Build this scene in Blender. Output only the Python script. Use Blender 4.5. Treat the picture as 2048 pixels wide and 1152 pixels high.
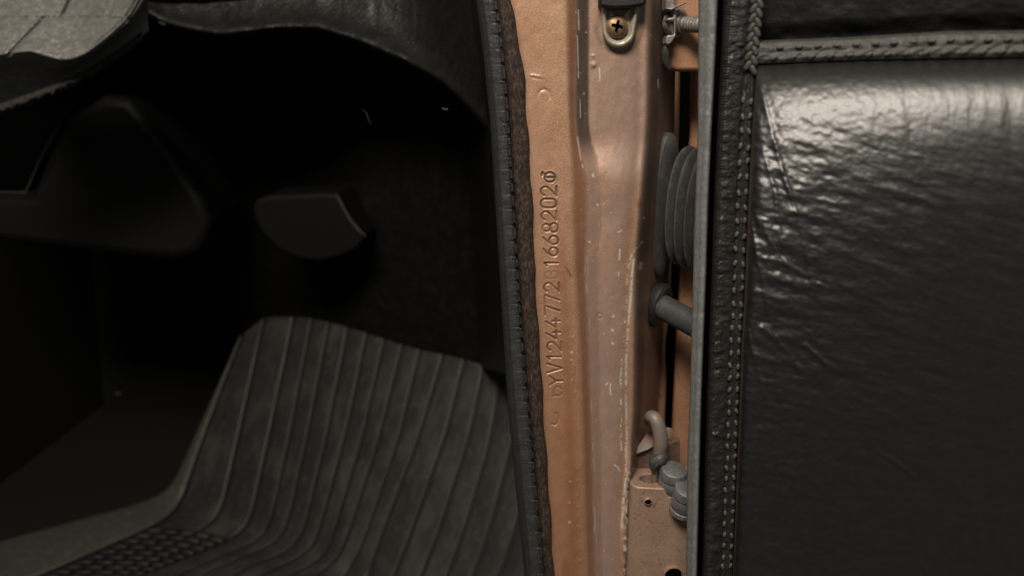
import bpy, bmesh, math, random
import numpy as np
from mathutils import Vector, Matrix

random.seed(7)
rng = np.random.default_rng(11)
scene = bpy.context.scene
col = scene.collection
for o in list(bpy.data.objects):
    bpy.data.objects.remove(o)

# ------------------------------------------------------------------ camera
PITCH = math.radians(14.0)
DIST = 0.47
FPX = 1577.0                       # focal length in pixels of the 2048 wide photograph
CAM = np.array([0.0, -DIST*math.cos(PITCH), DIST*math.sin(PITCH)])
cd = bpy.data.cameras.new('camera')
cam = bpy.data.objects.new('camera', cd)
col.objects.link(cam)
cam.location = CAM
cam.rotation_euler = (math.pi/2 - PITCH, 0, 0)
cd.sensor_width = 36.0
cd.lens = FPX/2048*36.0
cd.clip_start = 0.01
cd.clip_end = 100
cd.dof.use_dof = True
cd.dof.focus_distance = 0.462
cd.dof.aperture_fstop = 5.6
scene.camera = cam

# ------------------------------------------------------------------ world and lamps
world = bpy.data.worlds.new('World')
scene.world = world
world.use_nodes = True
bg = world.node_tree.nodes['Background']
bg.inputs[0].default_value = (1.0, 0.96, 0.88, 1)
bg.inputs[1].default_value = 0.08

def area(name, loc, target, sx, sy, power, color):
    l = bpy.data.lights.new(name, 'AREA')
    l.shape = 'RECTANGLE'
    l.size = sx
    l.size_y = sy
    l.energy = power
    l.color = color
    o = bpy.data.objects.new(name, l)
    col.objects.link(o)
    o.location = loc
    d = Vector(target) - Vector(loc)
    o.rotation_euler = d.to_track_quat('-Z', 'Y').to_euler()
    return o
area('ceiling_lamp', (-0.26, -0.82, 1.05), (0.05, 0, 0), 0.60, 0.34, 22, (1.0, 0.90, 0.78))
area('garage_window', (1.6, -1.9, 0.9), (0.05, 0, 0), 1.1, 0.8, 3.5, (0.78, 0.88, 1.0))

vs = scene.view_settings
vs.view_transform = 'Standard'
vs.look = 'None'
vs.exposure = 0.0
vs.gamma = 1.0
vs.use_curve_mapping = False
scene.render.engine = 'CYCLES'

# ------------------------------------------------------------------ helpers
CT, ST = math.cos(PITCH), math.sin(PITCH)
def rays(px, py):
    px = np.asarray(px, float)
    py = np.asarray(py, float)
    px, py = np.broadcast_arrays(px, py)
    u = (px-1024)/FPX
    v = (py-576)/FPX
    return np.stack([u, CT - v*ST, -ST - v*CT], -1)
def at(px, py, y):
    """point of the vertical plane at depth y that is seen at a pixel of the photograph"""
    d = rays(px, py)
    t = (np.asarray(y, float) - CAM[1])/d[..., 1]
    return CAM + d*t[..., None]
def onp(px, py, p0, n):
    d = rays(px, py)
    p0 = np.asarray(p0, float)
    n = np.asarray(n, float)
    t = ((p0-CAM) @ n)/(d @ n)
    return CAM + d*t[..., None]
def V(px, py, y):
    return Vector(at(px, py, y))
def crv(pts):
    """x as a smooth function of y through (y, x) pairs"""
    a = np.array(pts, float)
    def f(y):
        y = np.asarray(y, float)
        s = 0
        for k in (-24, -12, 0, 12, 24):
            yy = y + k
            v = np.interp(yy, a[:, 0], a[:, 1])
            lo = yy < a[0, 0]
            hi = yy > a[-1, 0]
            s0 = (a[1, 1]-a[0, 1])/(a[1, 0]-a[0, 0])
            s1 = (a[-1, 1]-a[-2, 1])/(a[-1, 0]-a[-2, 0])
            v = np.where(lo, a[0, 1] + (yy-a[0, 0])*s0, v)
            v = np.where(hi, a[-1, 1] + (yy-a[-1, 0])*s1, v)
            s = s + v/5
        return s
    return f
def vnoise(x, y, seed=0):
    """smooth value noise in 0..1"""
    r = np.random.default_rng(seed)
    T = r.random((256, 256))
    xi = np.floor(x).astype(int)
    yi = np.floor(y).astype(int)
    fx = x-xi
    fy = y-yi
    fx = fx*fx*(3-2*fx)
    fy = fy*fy*(3-2*fy)
    g = lambda a, b: T[a & 255, b & 255]
    return (g(xi, yi)*(1-fx)*(1-fy) + g(xi+1, yi)*fx*(1-fy) + g(xi, yi+1)*(1-fx)*fy + g(xi+1, yi+1)*fx*fy)
def fnoise(x, y, seed=0, oct=3):
    s = 0
    a = 1
    t = 0
    for k in range(oct):
        s = s + a*vnoise(x*2**k, y*2**k, seed+k)
        t += a
        a *= .5
    return s/t
def sst(a, b, x):
    t = np.clip((x-a)/(b-a), 0, 1)
    return t*t*(3-2*t)
def dpoly(X, Y, pts):
    """distance from pixels to a polyline"""
    D = np.full(X.shape, 1e9)
    for (x0, y0), (x1, y1) in zip(pts[:-1], pts[1:]):
        dx, dy = x1-x0, y1-y0
        L = dx*dx+dy*dy
        t = np.clip(((X-x0)*dx + (Y-y0)*dy)/max(L, 1e-12), 0, 1)
        D = np.minimum(D, np.hypot(X-x0-t*dx, Y-y0-t*dy))
    return D
def smooth(A, s, axis):
    r = int(3*s)+1
    k = np.exp(-.5*(np.arange(-r, r+1)/s)**2)
    k /= k.sum()
    pad = [(0, 0)]*A.ndim
    pad[axis] = (r, r)
    B = np.pad(A, pad, mode='edge')
    out = np.zeros_like(A, dtype=float)
    n = A.shape[axis]
    for i, w in enumerate(k):
        sl = [slice(None)]*A.ndim
        sl[axis] = slice(i, i+n)
        out += w*B[tuple(sl)]
    return out

def link(name, me, mat, parent=None, shade=True):
    o = bpy.data.objects.new(name, me)
    col.objects.link(o)
    if mat is not None:
        me.materials.append(mat)
    if parent is not None:
        o.parent = parent
        o.matrix_parent_inverse = parent.matrix_world.inverted()
    if shade and len(me.polygons):
        me.polygons.foreach_set('use_smooth', [True]*len(me.polygons))
    return o
def grid(name, P, mat, parent=None, attrs=None, wrapc=False, thick=0, flip=False):
    nr, nc = P.shape[:2]
    me = bpy.data.meshes.new(name)
    idx = np.arange(nr*nc).reshape(nr, nc)
    if wrapc:
        nx = np.roll(idx, -1, 1)
        q = np.stack([idx[:-1], idx[1:], nx[1:], nx[:-1]], -1).reshape(-1, 4)
    else:
        q = np.stack([idx[:-1, :-1], idx[1:, :-1], idx[1:, 1:], idx[:-1, 1:]], -1).reshape(-1, 4)
    if flip:
        q = q[:, ::-1]
    nf = len(q)
    me.vertices.add(nr*nc)
    me.vertices.foreach_set('co', np.ascontiguousarray(P.reshape(-1, 3), dtype=np.float32).ravel())
    me.loops.add(nf*4)
    me.loops.foreach_set('vertex_index', q.astype(np.int32).ravel())
    me.polygons.add(nf)
    me.polygons.foreach_set('loop_start', np.arange(0, nf*4, 4, dtype=np.int32))
    me.polygons.foreach_set('loop_total', np.full(nf, 4, dtype=np.int32))
    me.update(calc_edges=True)
    for k, v in (attrs or {}).items():
        a = me.attributes.new(k, 'FLOAT', 'POINT')
        a.data.foreach_set('value', np.ascontiguousarray(v, dtype=np.float32).ravel())
    o = link(name, me, mat, parent)
    if thick:
        m = o.modifiers.new('solid', 'SOLIDIFY')
        m.thickness = thick
        m.offset = -1
    return o
def bmobj(name, bm, mat, parent=None, shade=True, bevel=0, seg=2, autos=True):
    bmesh.ops.recalc_face_normals(bm, faces=bm.faces)
    me = bpy.data.meshes.new(name)
    bm.to_mesh(me)
    bm.free()
    o = link(name, me, mat, parent, shade)
    if bevel:
        m = o.modifiers.new('bevel', 'BEVEL')
        m.width = bevel
        m.segments = seg
        m.limit_method = 'ANGLE'
        m.angle_limit = math.radians(35)
    if shade and autos:
        me.update()
        for e in me.edges:
            pass
        try:
            me.set_sharp_from_angle(angle=math.radians(30))
        except Exception:
            pass
    return o
def frame(axis, up=(0, 0, 1)):
    a = Vector(axis).normalized()
    u = Vector(up)
    u = (u - a*u.dot(a))
    if u.length < 1e-6:
        u = Vector((1, 0, 0)) - a*a.x
    u.normalize()
    return a, u, a.cross(u)
def lathe(name, org, axis, prof, mat, parent=None, n=28, up=(0, 0, 1), shape=None):
    """prof: (along axis, radius); shape(t) -> (fu, fv) scale for non round sections"""
    a, u, w = frame(axis, up)
    org = Vector(org)
    bm = bmesh.new()
    rings = []
    for (h, r) in prof:
        ring = []
        for k in range(n):
            t = 2*math.pi*k/n
            fu, fv = shape(t, r) if shape else (math.cos(t)*r, math.sin(t)*r)
            ring.append(bm.verts.new(org + a*h + u*fu + w*fv))
        rings.append(ring)
    for r0, r1 in zip(rings[:-1], rings[1:]):
        for k in range(n):
            bm.faces.new((r0[k], r0[(k+1) % n], r1[(k+1) % n], r1[k]))
    bm.faces.new(rings[0][::-1])
    bm.faces.new(rings[-1])
    return bmobj(name, bm, mat, parent)
def tube(name, pts, rad, mat, parent=None, n=16, sub=6):
    pts = [Vector(p) for p in pts]
    rad = rad if isinstance(rad, (list, tuple)) else [rad]*len(pts)
    P = []
    R = []
    m = len(pts)
    for i in range(m-1):
        p0 = pts[max(i-1, 0)]
        p1 = pts[i]
        p2 = pts[i+1]
        p3 = pts[min(i+2, m-1)]
        for k in range(sub):
            t = k/sub
            P.append(.5*((2*p1) + (p2-p0)*t + (2*p0-5*p1+4*p2-p3)*t*t + (3*p1-p0-3*p2+p3)*t**3))
            R.append(rad[i]*(1-t)+rad[i+1]*t)
    P.append(pts[-1])
    R.append(rad[-1])
    bm = bmesh.new()
    rings = []
    up = Vector((0, 0, 1))
    for i, p in enumerate(P):
        d = (P[min(i+1, len(P)-1)]-P[max(i-1, 0)])
        a, u, w = frame(d, up)
        up = u
        rings.append([bm.verts.new(p + (u*math.cos(2*math.pi*k/n) + w*math.sin(2*math.pi*k/n))*R[i]) for k in range(n)])
    for r0, r1 in zip(rings[:-1], rings[1:]):
        for k in range(n):
            bm.faces.new((r0[k], r0[(k+1) % n], r1[(k+1) % n], r1[k]))
    bm.faces.new(rings[0][::-1])
    bm.faces.new(rings[-1])
    return bmobj(name, bm, mat, parent)
def prism(name, pts, off, mat, parent=None, bevel=0.001, seg=2):
    """closed outline swept by a vector"""
    bm = bmesh.new()
    f = [bm.verts.new(Vector(p)) for p in pts]
    b = [bm.verts.new(Vector(p)+Vector(off)) for p in pts]
    bm.faces.new(f)
    bm.faces.new(b[::-1])
    n = len(f)
    for k in range(n):
        bm.faces.new((f[k], b[k], b[(k+1) % n], f[(k+1) % n]))
    return bmobj(name, bm, mat, parent, bevel=bevel, seg=seg)
def thing(name, label, cat, loc=(0, 0, 0), group=None):
    o = bpy.data.objects.new(name, None)
    col.objects.link(o)
    o.location = loc
    o.empty_display_size = 0.02
    bpy.context.view_layer.update()
    tag(o, label, cat, group)
    return o
def tag(o, label, cat=None, group=None):
    o['label'] = label
    if cat:
        o['category'] = cat
    if group:
        o['group'] = group
    return o

# ------------------------------------------------------------------ materials
class NB:
    def __init__(s, name):
        s.m = bpy.data.materials.new(name)
        s.m.use_nodes = True
        s.t = s.m.node_tree
        s.b = s.t.nodes['Principled BSDF']
        s.co = s.t.nodes.new('ShaderNodeTexCoord').outputs['Object']
    def set(s, **k):
        for a, v in k.items():
            s.b.inputs[a.replace('_', ' ')].default_value = v
    def l(s, a, b):
        s.t.links.new(a, b)
    def noise(s, scale, detail=3, rough=.5, stretch=(1, 1, 1), dist=0):
        mp = s.t.nodes.new('ShaderNodeMapping')
        mp.inputs['Scale'].default_value = stretch
        s.l(s.co, mp.inputs[0])
        n = s.t.nodes.new('ShaderNodeTexNoise')
        n.inputs['Scale'].default_value = scale
        n.inputs['Detail'].default_value = detail
        n.inputs['Roughness'].default_value = rough
        n.inputs['Distortion'].default_value = dist
        s.l(mp.outputs[0], n.inputs['Vector'])
        return n.outputs['Fac']
    def voro(s, scale, stretch=(1, 1, 1), feature='F1'):
        mp = s.t.nodes.new('ShaderNodeMapping')
        mp.inputs['Scale'].default_value = stretch
        s.l(s.co, mp.inputs[0])
        n = s.t.nodes.new('ShaderNodeTexVoronoi')
        n.feature = feature
        n.inputs['Scale'].default_value = scale
        s.l(mp.outputs[0], n.inputs['Vector'])
        return n.outputs['Distance']
    def ramp(s, fac, a, b, lo=0.0, hi=1.0):
        n = s.t.nodes.new('ShaderNodeMapRange')
        n.interpolation_type = 'SMOOTHSTEP'
        s.l(fac, n.inputs[0])
        n.inputs[1].default_value = a
        n.inputs[2].default_value = b
        n.inputs[3].default_value = lo
        n.inputs[4].default_value = hi
        return n.outputs[0]
    def math(s, op, a, b):
        n = s.t.nodes.new('ShaderNodeMath')
        n.operation = op
        for i, x in enumerate((a, b)):
            if isinstance(x, (int, float)):
                n.inputs[i].default_value = x
            else:
                s.l(x, n.inputs[i])
        return n.outputs[0]
    def mix(s, fac, a, b):
        n = s.t.nodes.new('ShaderNodeMix')
        n.data_type = 'RGBA'
        if isinstance(fac, (int, float)):
            n.inputs[0].default_value = fac
        else:
            s.l(fac, n.inputs[0])
        for i, x in ((6, a), (7, b)):
            if isinstance(x, tuple):
                n.inputs[i].default_value = (*x, 1)
            else:
                s.l(x, n.inputs[i])
        return n.outputs[2]
    def attr(s, name):
        n = s.t.nodes.new('ShaderNodeAttribute')
        n.attribute_name = name
        return n.outputs['Fac']
    def color(s, c):
        if isinstance(c, tuple):
            s.b.inputs['Base Color'].default_value = (*c, 1)
        else:
            s.l(c, s.b.inputs['Base Color'])
    def rough(s, r):
        if isinstance(r, (int, float)):
            s.b.inputs['Roughness'].default_value = r
        else:
            s.l(r, s.b.inputs['Roughness'])
    def bump(s, h, strength, dist=0.001, chain=None):
        n = s.t.nodes.new('ShaderNodeBump')
        n.inputs['Strength'].default_value = strength
        n.inputs['Distance'].default_value = dist
        s.l(h, n.inputs['Height'])
        if chain is not None:
            s.l(chain, n.inputs['Normal'])
        s.l(n.outputs[0], s.b.inputs['Normal'])
        return n.outputs[0]

def paint(name, base, dusty=(.25, .188, .165), attrs=False, metallic=.3, rough=.43):
    k = NB(name)
    v = k.noise(60, 4)
    c = k.mix(k.ramp(v, .3, .7), base, tuple(x*y for x, y in zip(base, (.82, .76, .70))))
    g = k.noise(1500, 2)
    c = k.mix(k.ramp(g, .35, .7, 0, .6), c, tuple(min(1, x*1.5) for x in base))
    g2 = k.noise(1000, 3)
    c = k.mix(k.ramp(g2, .48, .72, 0, .55), c, tuple(x*.55 for x in base))
    if attrs:
        c = k.mix(k.attr('rust_shade'), c, (.33, .135, .06))
        c = k.mix(k.attr('dust'), c, dusty)
        c = k.mix(k.attr('dirt_shade'), c, (.055, .043, .036))
        c = k.mix(k.attr('chip'), c, (.72, .66, .58))
        r = k.math('ADD', rough, k.math('MULTIPLY', k.attr('dust'), .18))
        k.rough(r)
        mt = k.math('MULTIPLY', k.math('SUBTRACT', 1.0, k.math('MAXIMUM', k.attr('dirt_shade'), k.attr('dust'))), metallic)
        k.l(mt, k.b.inputs['Metallic'])
    else:
        d = k.noise(190, 5, .65)
        c = k.mix(k.ramp(d, .56, .74, 0, .75), c, (.10, .07, .05))
        sp = k.noise(900, 2)
        c = k.mix(k.ramp(sp, .70, .75, 0, .8), c, (.6, .55, .48))
        k.rough(rough)
        k.set(Metallic=metallic)
    k.color(c)
    b = k.bump(k.noise(1300, 3), .16, .0004)
    k.bump(k.noise(220, 2), .035, .0008, b)
    return k.m
COPPER = (.50, .295, .19)
m_pillar = paint('copper_paint_worn', COPPER, attrs=True)
m_copper = paint('copper_paint', (.42, .225, .13), metallic=.2, rough=.55)
m_hinge = paint('copper_paint_hinge', (.36, .245, .185), metallic=.25, rough=.5)

def rubber(name, base, dust=(.30, .29, .27), amt=.3, rough=.6, sc=700, bump=.25, spec=.5):
    k = NB(name)
    n = k.noise(sc, 4, .6)
    c = k.mix(k.ramp(n, .3, .8), base, tuple(x*1.7 for x in base))
    d = k.noise(120, 4, .6)
    c = k.mix(k.ramp(d, .45, .8, 0, amt), c, dust)
    s = k.noise(1100, 2)
    c = k.mix(k.ramp(s, .70, .76, 0, min(1, amt*2)), c, tuple(min(1, x*1.8) for x in dust))
    k.color(c)
    k.rough(k.ramp(n, .2, .8, rough-.1, rough+.12))
    k.set(**{'Specular_IOR_Level': spec})
    k.bump(n, bump, .0006)
    return k.m
m_seal = rubber('black_seal_rubber', (.030, .031, .031), (.10, .10, .10), .25, .5, 900, .3)
m_bellows = rubber('bellows_rubber', (.052, .052, .050), (.20, .19, .17), .45, .5, 1400, .35)
m_rod = rubber('rod_grime', (.040, .041, .042), (.16, .15, .14), .35, .5, 900, .5)
m_gasket = rubber('gasket_black', (.014, .014, .014), (.06, .06, .06), .3, .5, 900, .4)
m_flange = rubber('grey_edge_strip', (.13, .138, .138), (.24, .24, .23), .35, .5, 500, .2)
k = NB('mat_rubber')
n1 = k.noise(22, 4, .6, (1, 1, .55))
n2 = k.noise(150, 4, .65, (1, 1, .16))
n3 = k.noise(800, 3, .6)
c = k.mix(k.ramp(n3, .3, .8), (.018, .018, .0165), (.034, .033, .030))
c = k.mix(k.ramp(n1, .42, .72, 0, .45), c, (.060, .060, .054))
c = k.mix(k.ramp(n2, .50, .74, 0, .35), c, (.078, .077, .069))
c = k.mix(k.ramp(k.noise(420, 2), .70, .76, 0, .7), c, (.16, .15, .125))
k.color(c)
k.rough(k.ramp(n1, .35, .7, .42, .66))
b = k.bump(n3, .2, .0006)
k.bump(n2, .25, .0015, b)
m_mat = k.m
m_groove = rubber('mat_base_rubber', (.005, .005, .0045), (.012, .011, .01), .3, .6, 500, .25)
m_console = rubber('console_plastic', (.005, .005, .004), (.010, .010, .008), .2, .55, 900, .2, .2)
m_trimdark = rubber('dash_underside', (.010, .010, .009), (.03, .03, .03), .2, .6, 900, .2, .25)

k = NB('brown_foam')
n = k.noise(520, 5, .7, (1.6, 1.6, .55))
k.color(k.mix(k.ramp(n, .42, .72), (.020, .013, .010), (.13, .072, .046)))
k.rough(.85)
k.bump(n, .9, .0012)
m_foam = k.m

k = NB('carpet_black')
n = k.noise(900, 4, .7)
k.color(k.mix(k.ramp(n, .4, .8), (.012, .012, .010), (.028, .027, .023)))
k.rough(.95)
k.set(**{'Specular_IOR_Level': .1})
k.bump(n, .8, .002)
m_carpet = k.m

def vinyl(name, base, rough=.4, grain=420, bump=.35, spec=.5, streak=False):
    k = NB(name)
    n = k.voro(grain, (1, 1, 1), 'DISTANCE_TO_EDGE')
    n2 = k.noise(grain*.5, 4, .6)
    c = k.mix(k.ramp(n2, .35, .75), base, tuple(x*1.6 for x in base))
    k.color(c)
    k.rough(k.ramp(k.noise(70, 4), .3, .7, rough-.06, rough+.1))
    k.set(**{'Specular_IOR_Level': spec})
    b = k.bump(k.ramp(n, 0, .25), bump*.6, .0005)
    b = k.bump(n2, bump, .0012, b)
    if streak:
        s1 = k.noise(150, 4, .6, (1.0, 1.0, .16))
        s2 = k.noise(130, 4, .6, (.22, .22, 1.3), 1.2)
        b = k.bump(s1, .10, .0020, b)
        b = k.bump(s2, .10, .0020, b)
        k.bump(k.noise(330, 4, .65, (.35, .35, 1.2), .8), .14, .0012, b)
    return k.m
m_vinyl = vinyl('door_vinyl', (.0050, .0049, .0044), .46, 460, .25, .12, True)
m_upper = vinyl('door_upper_vinyl', (.006, .006, .0055), .6, 460, .2, .15)
b_ = m_vinyl.node_tree.nodes['Principled BSDF']
b_.inputs['Coat Weight'].default_value = .85
b_.inputs['Coat Roughness'].default_value = .43
b_.inputs['Coat IOR'].default_value = 1.85
m_bind = vinyl('binding_vinyl', (.020, .020, .018), .45, 420, .2, .5)
m_kick = vinyl('kick_vinyl', (.006, .006, .005), .40, 170, .5, .25)
m_padv = vinyl('dash_pad_vinyl', (.007, .007, .006), .42, 230, .7, .4)
m_dash = vinyl('dash_plastic', (.135, .133, .122), .36, 300, 1.0, .8)
m_border_glint = rubber('mat_border_dust_glint', (.042, .041, .036), (.11, .105, .09), .5, .55, 600, .15)
m_thread = rubber('stitch_thread', (.065, .062, .053), (.11, .10, .085), .3, .65, 900, .2)
m_braid = rubber('braid_thread', (.036, .0355, .031), (.08, .077, .066), .3, .6, 300, .4)
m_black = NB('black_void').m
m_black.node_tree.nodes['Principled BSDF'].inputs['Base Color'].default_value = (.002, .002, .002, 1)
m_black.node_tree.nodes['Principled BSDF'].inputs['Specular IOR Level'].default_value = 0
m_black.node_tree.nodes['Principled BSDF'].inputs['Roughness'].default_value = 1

def metal(name, a, b, metallic=.7, rough=.42, sc=300):
    k = NB(name)
    n = k.noise(sc, 5, .65)
    k.color(k.mix(k.ramp(n, .35, .68), a, b))
    k.rough(k.ramp(n, .3, .7, rough, rough+.25))
    k.set(Metallic=metallic)
    k.bump(k.noise(sc*3, 3), .3, .0005)
    return k.m
m_zinc = metal('zinc_cream', (.50, .47, .38), (.30, .26, .19), .45, .4, 260)
m_screw = metal('bronze_screw', (.36, .23, .13), (.17, .10, .06), .7, .38, 400)
m_pin = metal('greasy_pin', (.21, .205, .205), (.27, .165, .10), .3, .45, 150)
m_rustleaf = metal('rust_brown_leaf', (.17, .105, .075), (.09, .055, .04), .1, .6, 300)
m_bolt = metal('bolt_steel', (.31, .32, .33), (.17, .165, .16), .6, .32, 500)
m_clip = metal('clip_metal', (.34, .31, .29), (.14, .115, .10), .5, .45, 350)
m_sealer = metal('seam_sealer', (.42, .40, .38), (.16, .15, .14), 0, .7, 330)
k = NB('felt')
n = k.noise(700, 4, .7)
k.color(k.mix(k.ramp(n, .4, .8), (.022, .018, .014), (.11, .10, .085)))
k.rough(.95)
k.bump(n, 1, .002)
m_felt = k.m
k = NB('lint')
k.color((.06, .057, .05))
k.rough(.9)
m_lint = k.m

# ================================================================== THE SETTING
def quadsheet(name, pts, mat, label, thick=.004):
    bm = bmesh.new()
    bm.faces.new([bm.verts.new(p) for p in pts])
    o = bmobj(name, bm, mat, shade=False)
    o['kind'] = 'structure'
    o['label'] = label
    return o
ZF = -.425
quadsheet('floor', [(-1.2, -.3, ZF-.012), (.0, -.3, ZF-.012), (.0, .9, ZF-.012), (-1.2, .9, ZF-.012)], m_carpet, 'black carpet on the car floor')
quadsheet('front_bulkhead', [(-1.2, .88, ZF-.02), (.35, .88, ZF-.02), (.35, .88, .6), (-1.2, .88, .6)], m_carpet, 'black carpeted bulkhead at the front of the footwell')
quadsheet('tunnel_wall', [(-.74, -.3, ZF-.02), (-.74, .9, ZF-.02), (-.70, .9, .45), (-.70, -.3, .45)], m_carpet, 'black carpeted wall on the left of the footwell')
quadsheet('gap_black_sheet', [(.02, .16, -.5), (.5, .22, -.5), (.5, .22, .45), (.02, .16, .45)], m_black, 'black sheet standing in for the dark space behind the gap of the open door')  # plain black sheet put in for the shade inside the door gap

# ================================================================== DOOR PILLAR
fa = crv([(0, 1022), (75, 1037), (150, 1050), (250, 1056), (440, 1068), (538, 1070), (650, 1077), (740, 1083), (818, 1087), (990, 1099), (1152, 1108)])
fb = crv([(0, 1132), (100, 1135), (200, 1138), (250, 1140), (330, 1144), (450, 1146), (538, 1150), (600, 1153), (700, 1158), (818, 1163), (1000, 1168), (1152, 1172)])
fc = crv([(0, 1146), (250, 1144), (290, 1150), (340, 1168), (400, 1172), (538, 1168), (700, 1176), (818, 1178), (1000, 1184), (1152, 1189)])
fm = crv([(0, 1177), (250, 1177), (290, 1184), (340, 1199), (400, 1204), (538, 1196), (700, 1200), (818, 1200), (1000, 1203), (1152, 1206)])
fd = crv([(0, 1297), (250, 1293), (400, 1283), (530, 1270), (818, 1268), (900, 1263), (990, 1257), (1152, 1252)])
fe = crv([(0, 1327), (250, 1316), (400, 1306), (530, 1295), (700, 1289), (818, 1285), (900, 1278), (990, 1273), (1152, 1268)])
fg = crv([(0, 1353), (250, 1349), (530, 1337), (700, 1321), (818, 1315), (1000, 1309), (1152, 1305)])
def pillar_knots(y):
    ip = lambda pts: np.interp(y, [p[0] for p in pts], [p[1] for p in pts])
    xs = [fa(y)-44, fa(y), fb(y)-3, fb(y)+1, fc(y), fm(y), (fm(y)+fd(y))/2, fd(y), fe(y), fg(y)]
    ds = [.006+0*y, .0+0*y, -.0002+0*y, .0004+0*y,
          ip([(0, .0040), (255, .0040), (340, .0060), (1152, .0060)]),
          ip([(0, .0150), (285, .0150), (345, .0088), (1152, .0090)]),
          ip([(0, .0140), (285, .0140), (345, .0062), (1152, .0066)]),
          ip([(0, .0155), (285, .0155), (350, .0100), (1152, .0105)]),
          ip([(0, .032), (1152, .029)]), ip([(0, .080), (1152, .076)])]
    return xs, ds
NR, NCOL = 1060, 300
ys = np.linspace(-70, 1235, NR)
xs, ds = pillar_knots(ys)
left = xs[0]
right = xs[-1]
f = np.linspace(0, 1, NCOL)
X = left[:, None]*(1-f) + right[:, None]*f
Y = np.broadcast_to(ys[:, None], X.shape).copy()
D = np.zeros_like(X)
KX = np.stack(xs, 1)
KD = np.stack(ds, 1)
for i in range(NR):
    D[i] = np.interp(X[i], KX[i], KD[i])
Ds = smooth(smooth(D, 14, 1), 14, 0)
D = smooth(smooth(D, 2.6, 1), 7, 0)
fk = sst(2, 22, X-fm(Y))*(1-sst(-22, -4, X-fd(Y)))
D = D*(1-fk) + Ds*fk
px_per_col = float((right-left).mean()/NCOL)

# the stamped number: strokes in a unit box, read upwards along the pillar
def arc(cx, cy, rx, ry, a0, a1, n=14):
    return [(cx+rx*math.cos(math.radians(a0+(a1-a0)*k/n)), cy+ry*math.sin(math.radians(a0+(a1-a0)*k/n))) for k in range(n+1)]
GL = {
 '2': [arc(.5, .70, .44, .30, 165, -30)+[(.02, .0), (1, .0)]],
 '0': [arc(.5, .70, .45, .30, 0, 180)+arc(.5, .30, .45, .30, 180, 360)+[(.95, .7)]],
 '8': [arc(.5, .74, .38, .26, 0, 360, 18), arc(.5, .25, .47, .25, 0, 360, 18)],
 '6': [[(.82, 1.0), (.35, .72)]+arc(.5, .30, .46, .30, 150, 510, 20)],
 '1': [[(.18, .80), (.55, 1.0), (.55, 0)]],
 '7': [[(.0, 1), (.98, 1), (.45, 0)]],
 '4': [[(.62, 1.0), (.0, .28), (1.0, .28)], [(.70, .52), (.70, 0)]],
 'V': [[(.0, 1), (.5, 0), (1, 1)]],
 'Y': [[(.0, 1), (.5, .5), (1, 1)], [(.5, .5), (.5, 0)]],
 'B': [[(.1, 0), (.1, 1), (.5, 1)]+arc(.5, .76, .35, .24, 90, -90, 8)+arc(.5, .26, .42, .26, 90, -90, 8)+[(.1, 0)]],
 'o': [arc(.5, .42, .48, .40, 0, 360, 20), [(.5, .04), (.5, .80)], [(.78, .86), (1.0, 1.0), (.7, 1.05)]],
 'c': [arc(.5, .45, .48, .42, -60, 250, 18), [(.05, .5), (.0, 1.0)]],
}
CH = [('o', 355, 1085, 1111, 20, 1.15), ('2', 382.7, 1082, 1113, 19, 1), ('0', 407, 1081.5, 1113, 19, 1), ('2', 432, 1083, 1113, 18, .9),
      ('8', 456, 1085, 1115.5, 18.5, 1), ('6', 481, 1086.5, 1116.5, 18, .9), ('6', 504, 1087, 1116, 18, .85), ('1', 527, 1089, 1116, 14, 1),
      ('B', 550, 1090, 1115, 17, .26), ('2', 575, 1088, 1118, 18, .9), ('7', 600, 1090, 1119, 18, .9), ('7', 621, 1090, 1119.5, 18, .95),
      ('4', 646, 1092, 1119.5, 18, .9), ('4', 669, 1092, 1120.5, 18, .9), ('2', 693, 1094.5, 1123, 18, .85), ('1', 714.6, 1094.5, 1122.5, 13, .9),
      ('V', 737, 1094, 1125, 18, .85), ('Y', 762, 1099, 1125.5, 18, .85), ('c', 783, 1105, 1125, 19, .42)]
groove = np.zeros_like(X)
rim = np.zeros_like(X)
for (g, cy, x0, x1, wd, amp) in CH:
    wd = wd*1.02
    r0, r1 = np.searchsorted(ys, [cy-22, cy+22])
    sub = np.s_[r0:r1]
    xx, yy = X[sub], Y[sub]
    dd = np.full(xx.shape, 1e9)
    for st in GL[g]:
        pts = [(x1-(x1-x0)*q, cy+wd/2-wd*p) for p, q in st]
        dd = np.minimum(dd, dpoly(xx, yy, pts))
    w = 1.0 - .35*vnoise(xx*.08, yy*.08, 5)
    gg = np.exp(-(dd/1.95)**2)*amp*w
    groove[sub] = np.maximum(groove[sub], gg)
    rim[sub] = np.maximum(rim[sub], np.exp(-((dd-3.6)/1.5)**2)*amp)
D += groove*.00085 - rim*.00016

# dents, a weld ring, a pressed line and runs in the paint
rr = np.hypot(X-1088, (Y-192)*.9)
D += (np.exp(-((rr-12)/2.6)**2)*sst(-14, 6, -(Y-192)-2+(X-1088)*.2)*.00045 + np.exp(-(rr/17)**2)*.0004 - np.exp(-((rr-4)/3)**2)*.00012)
D += np.exp(-(dpoly(X, Y, [(1063, 154), (1072, 156), (1096, 160)])/3)**2)*.00025*sst(1100, 1070, X) - np.exp(-(dpoly(X, Y, [(1063, 151), (1072, 152), (1088, 155)])/3)**2)*.0004*sst(1096, 1068, X)
D -= np.exp(-(np.hypot(X-1187, Y-130)/5)**2)*.0011
D -= np.exp(-(np.hypot((X-1186), (Y-112)*1.2)/4)**2)*.0005
D += np.exp(-(dpoly(X, Y, arc(1108, 838, 9, 12, -70, 120))/2)**2)*.0005
D += np.exp(-((np.hypot(X-1200, Y-632)-5)/2)**2)*.0003
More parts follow.
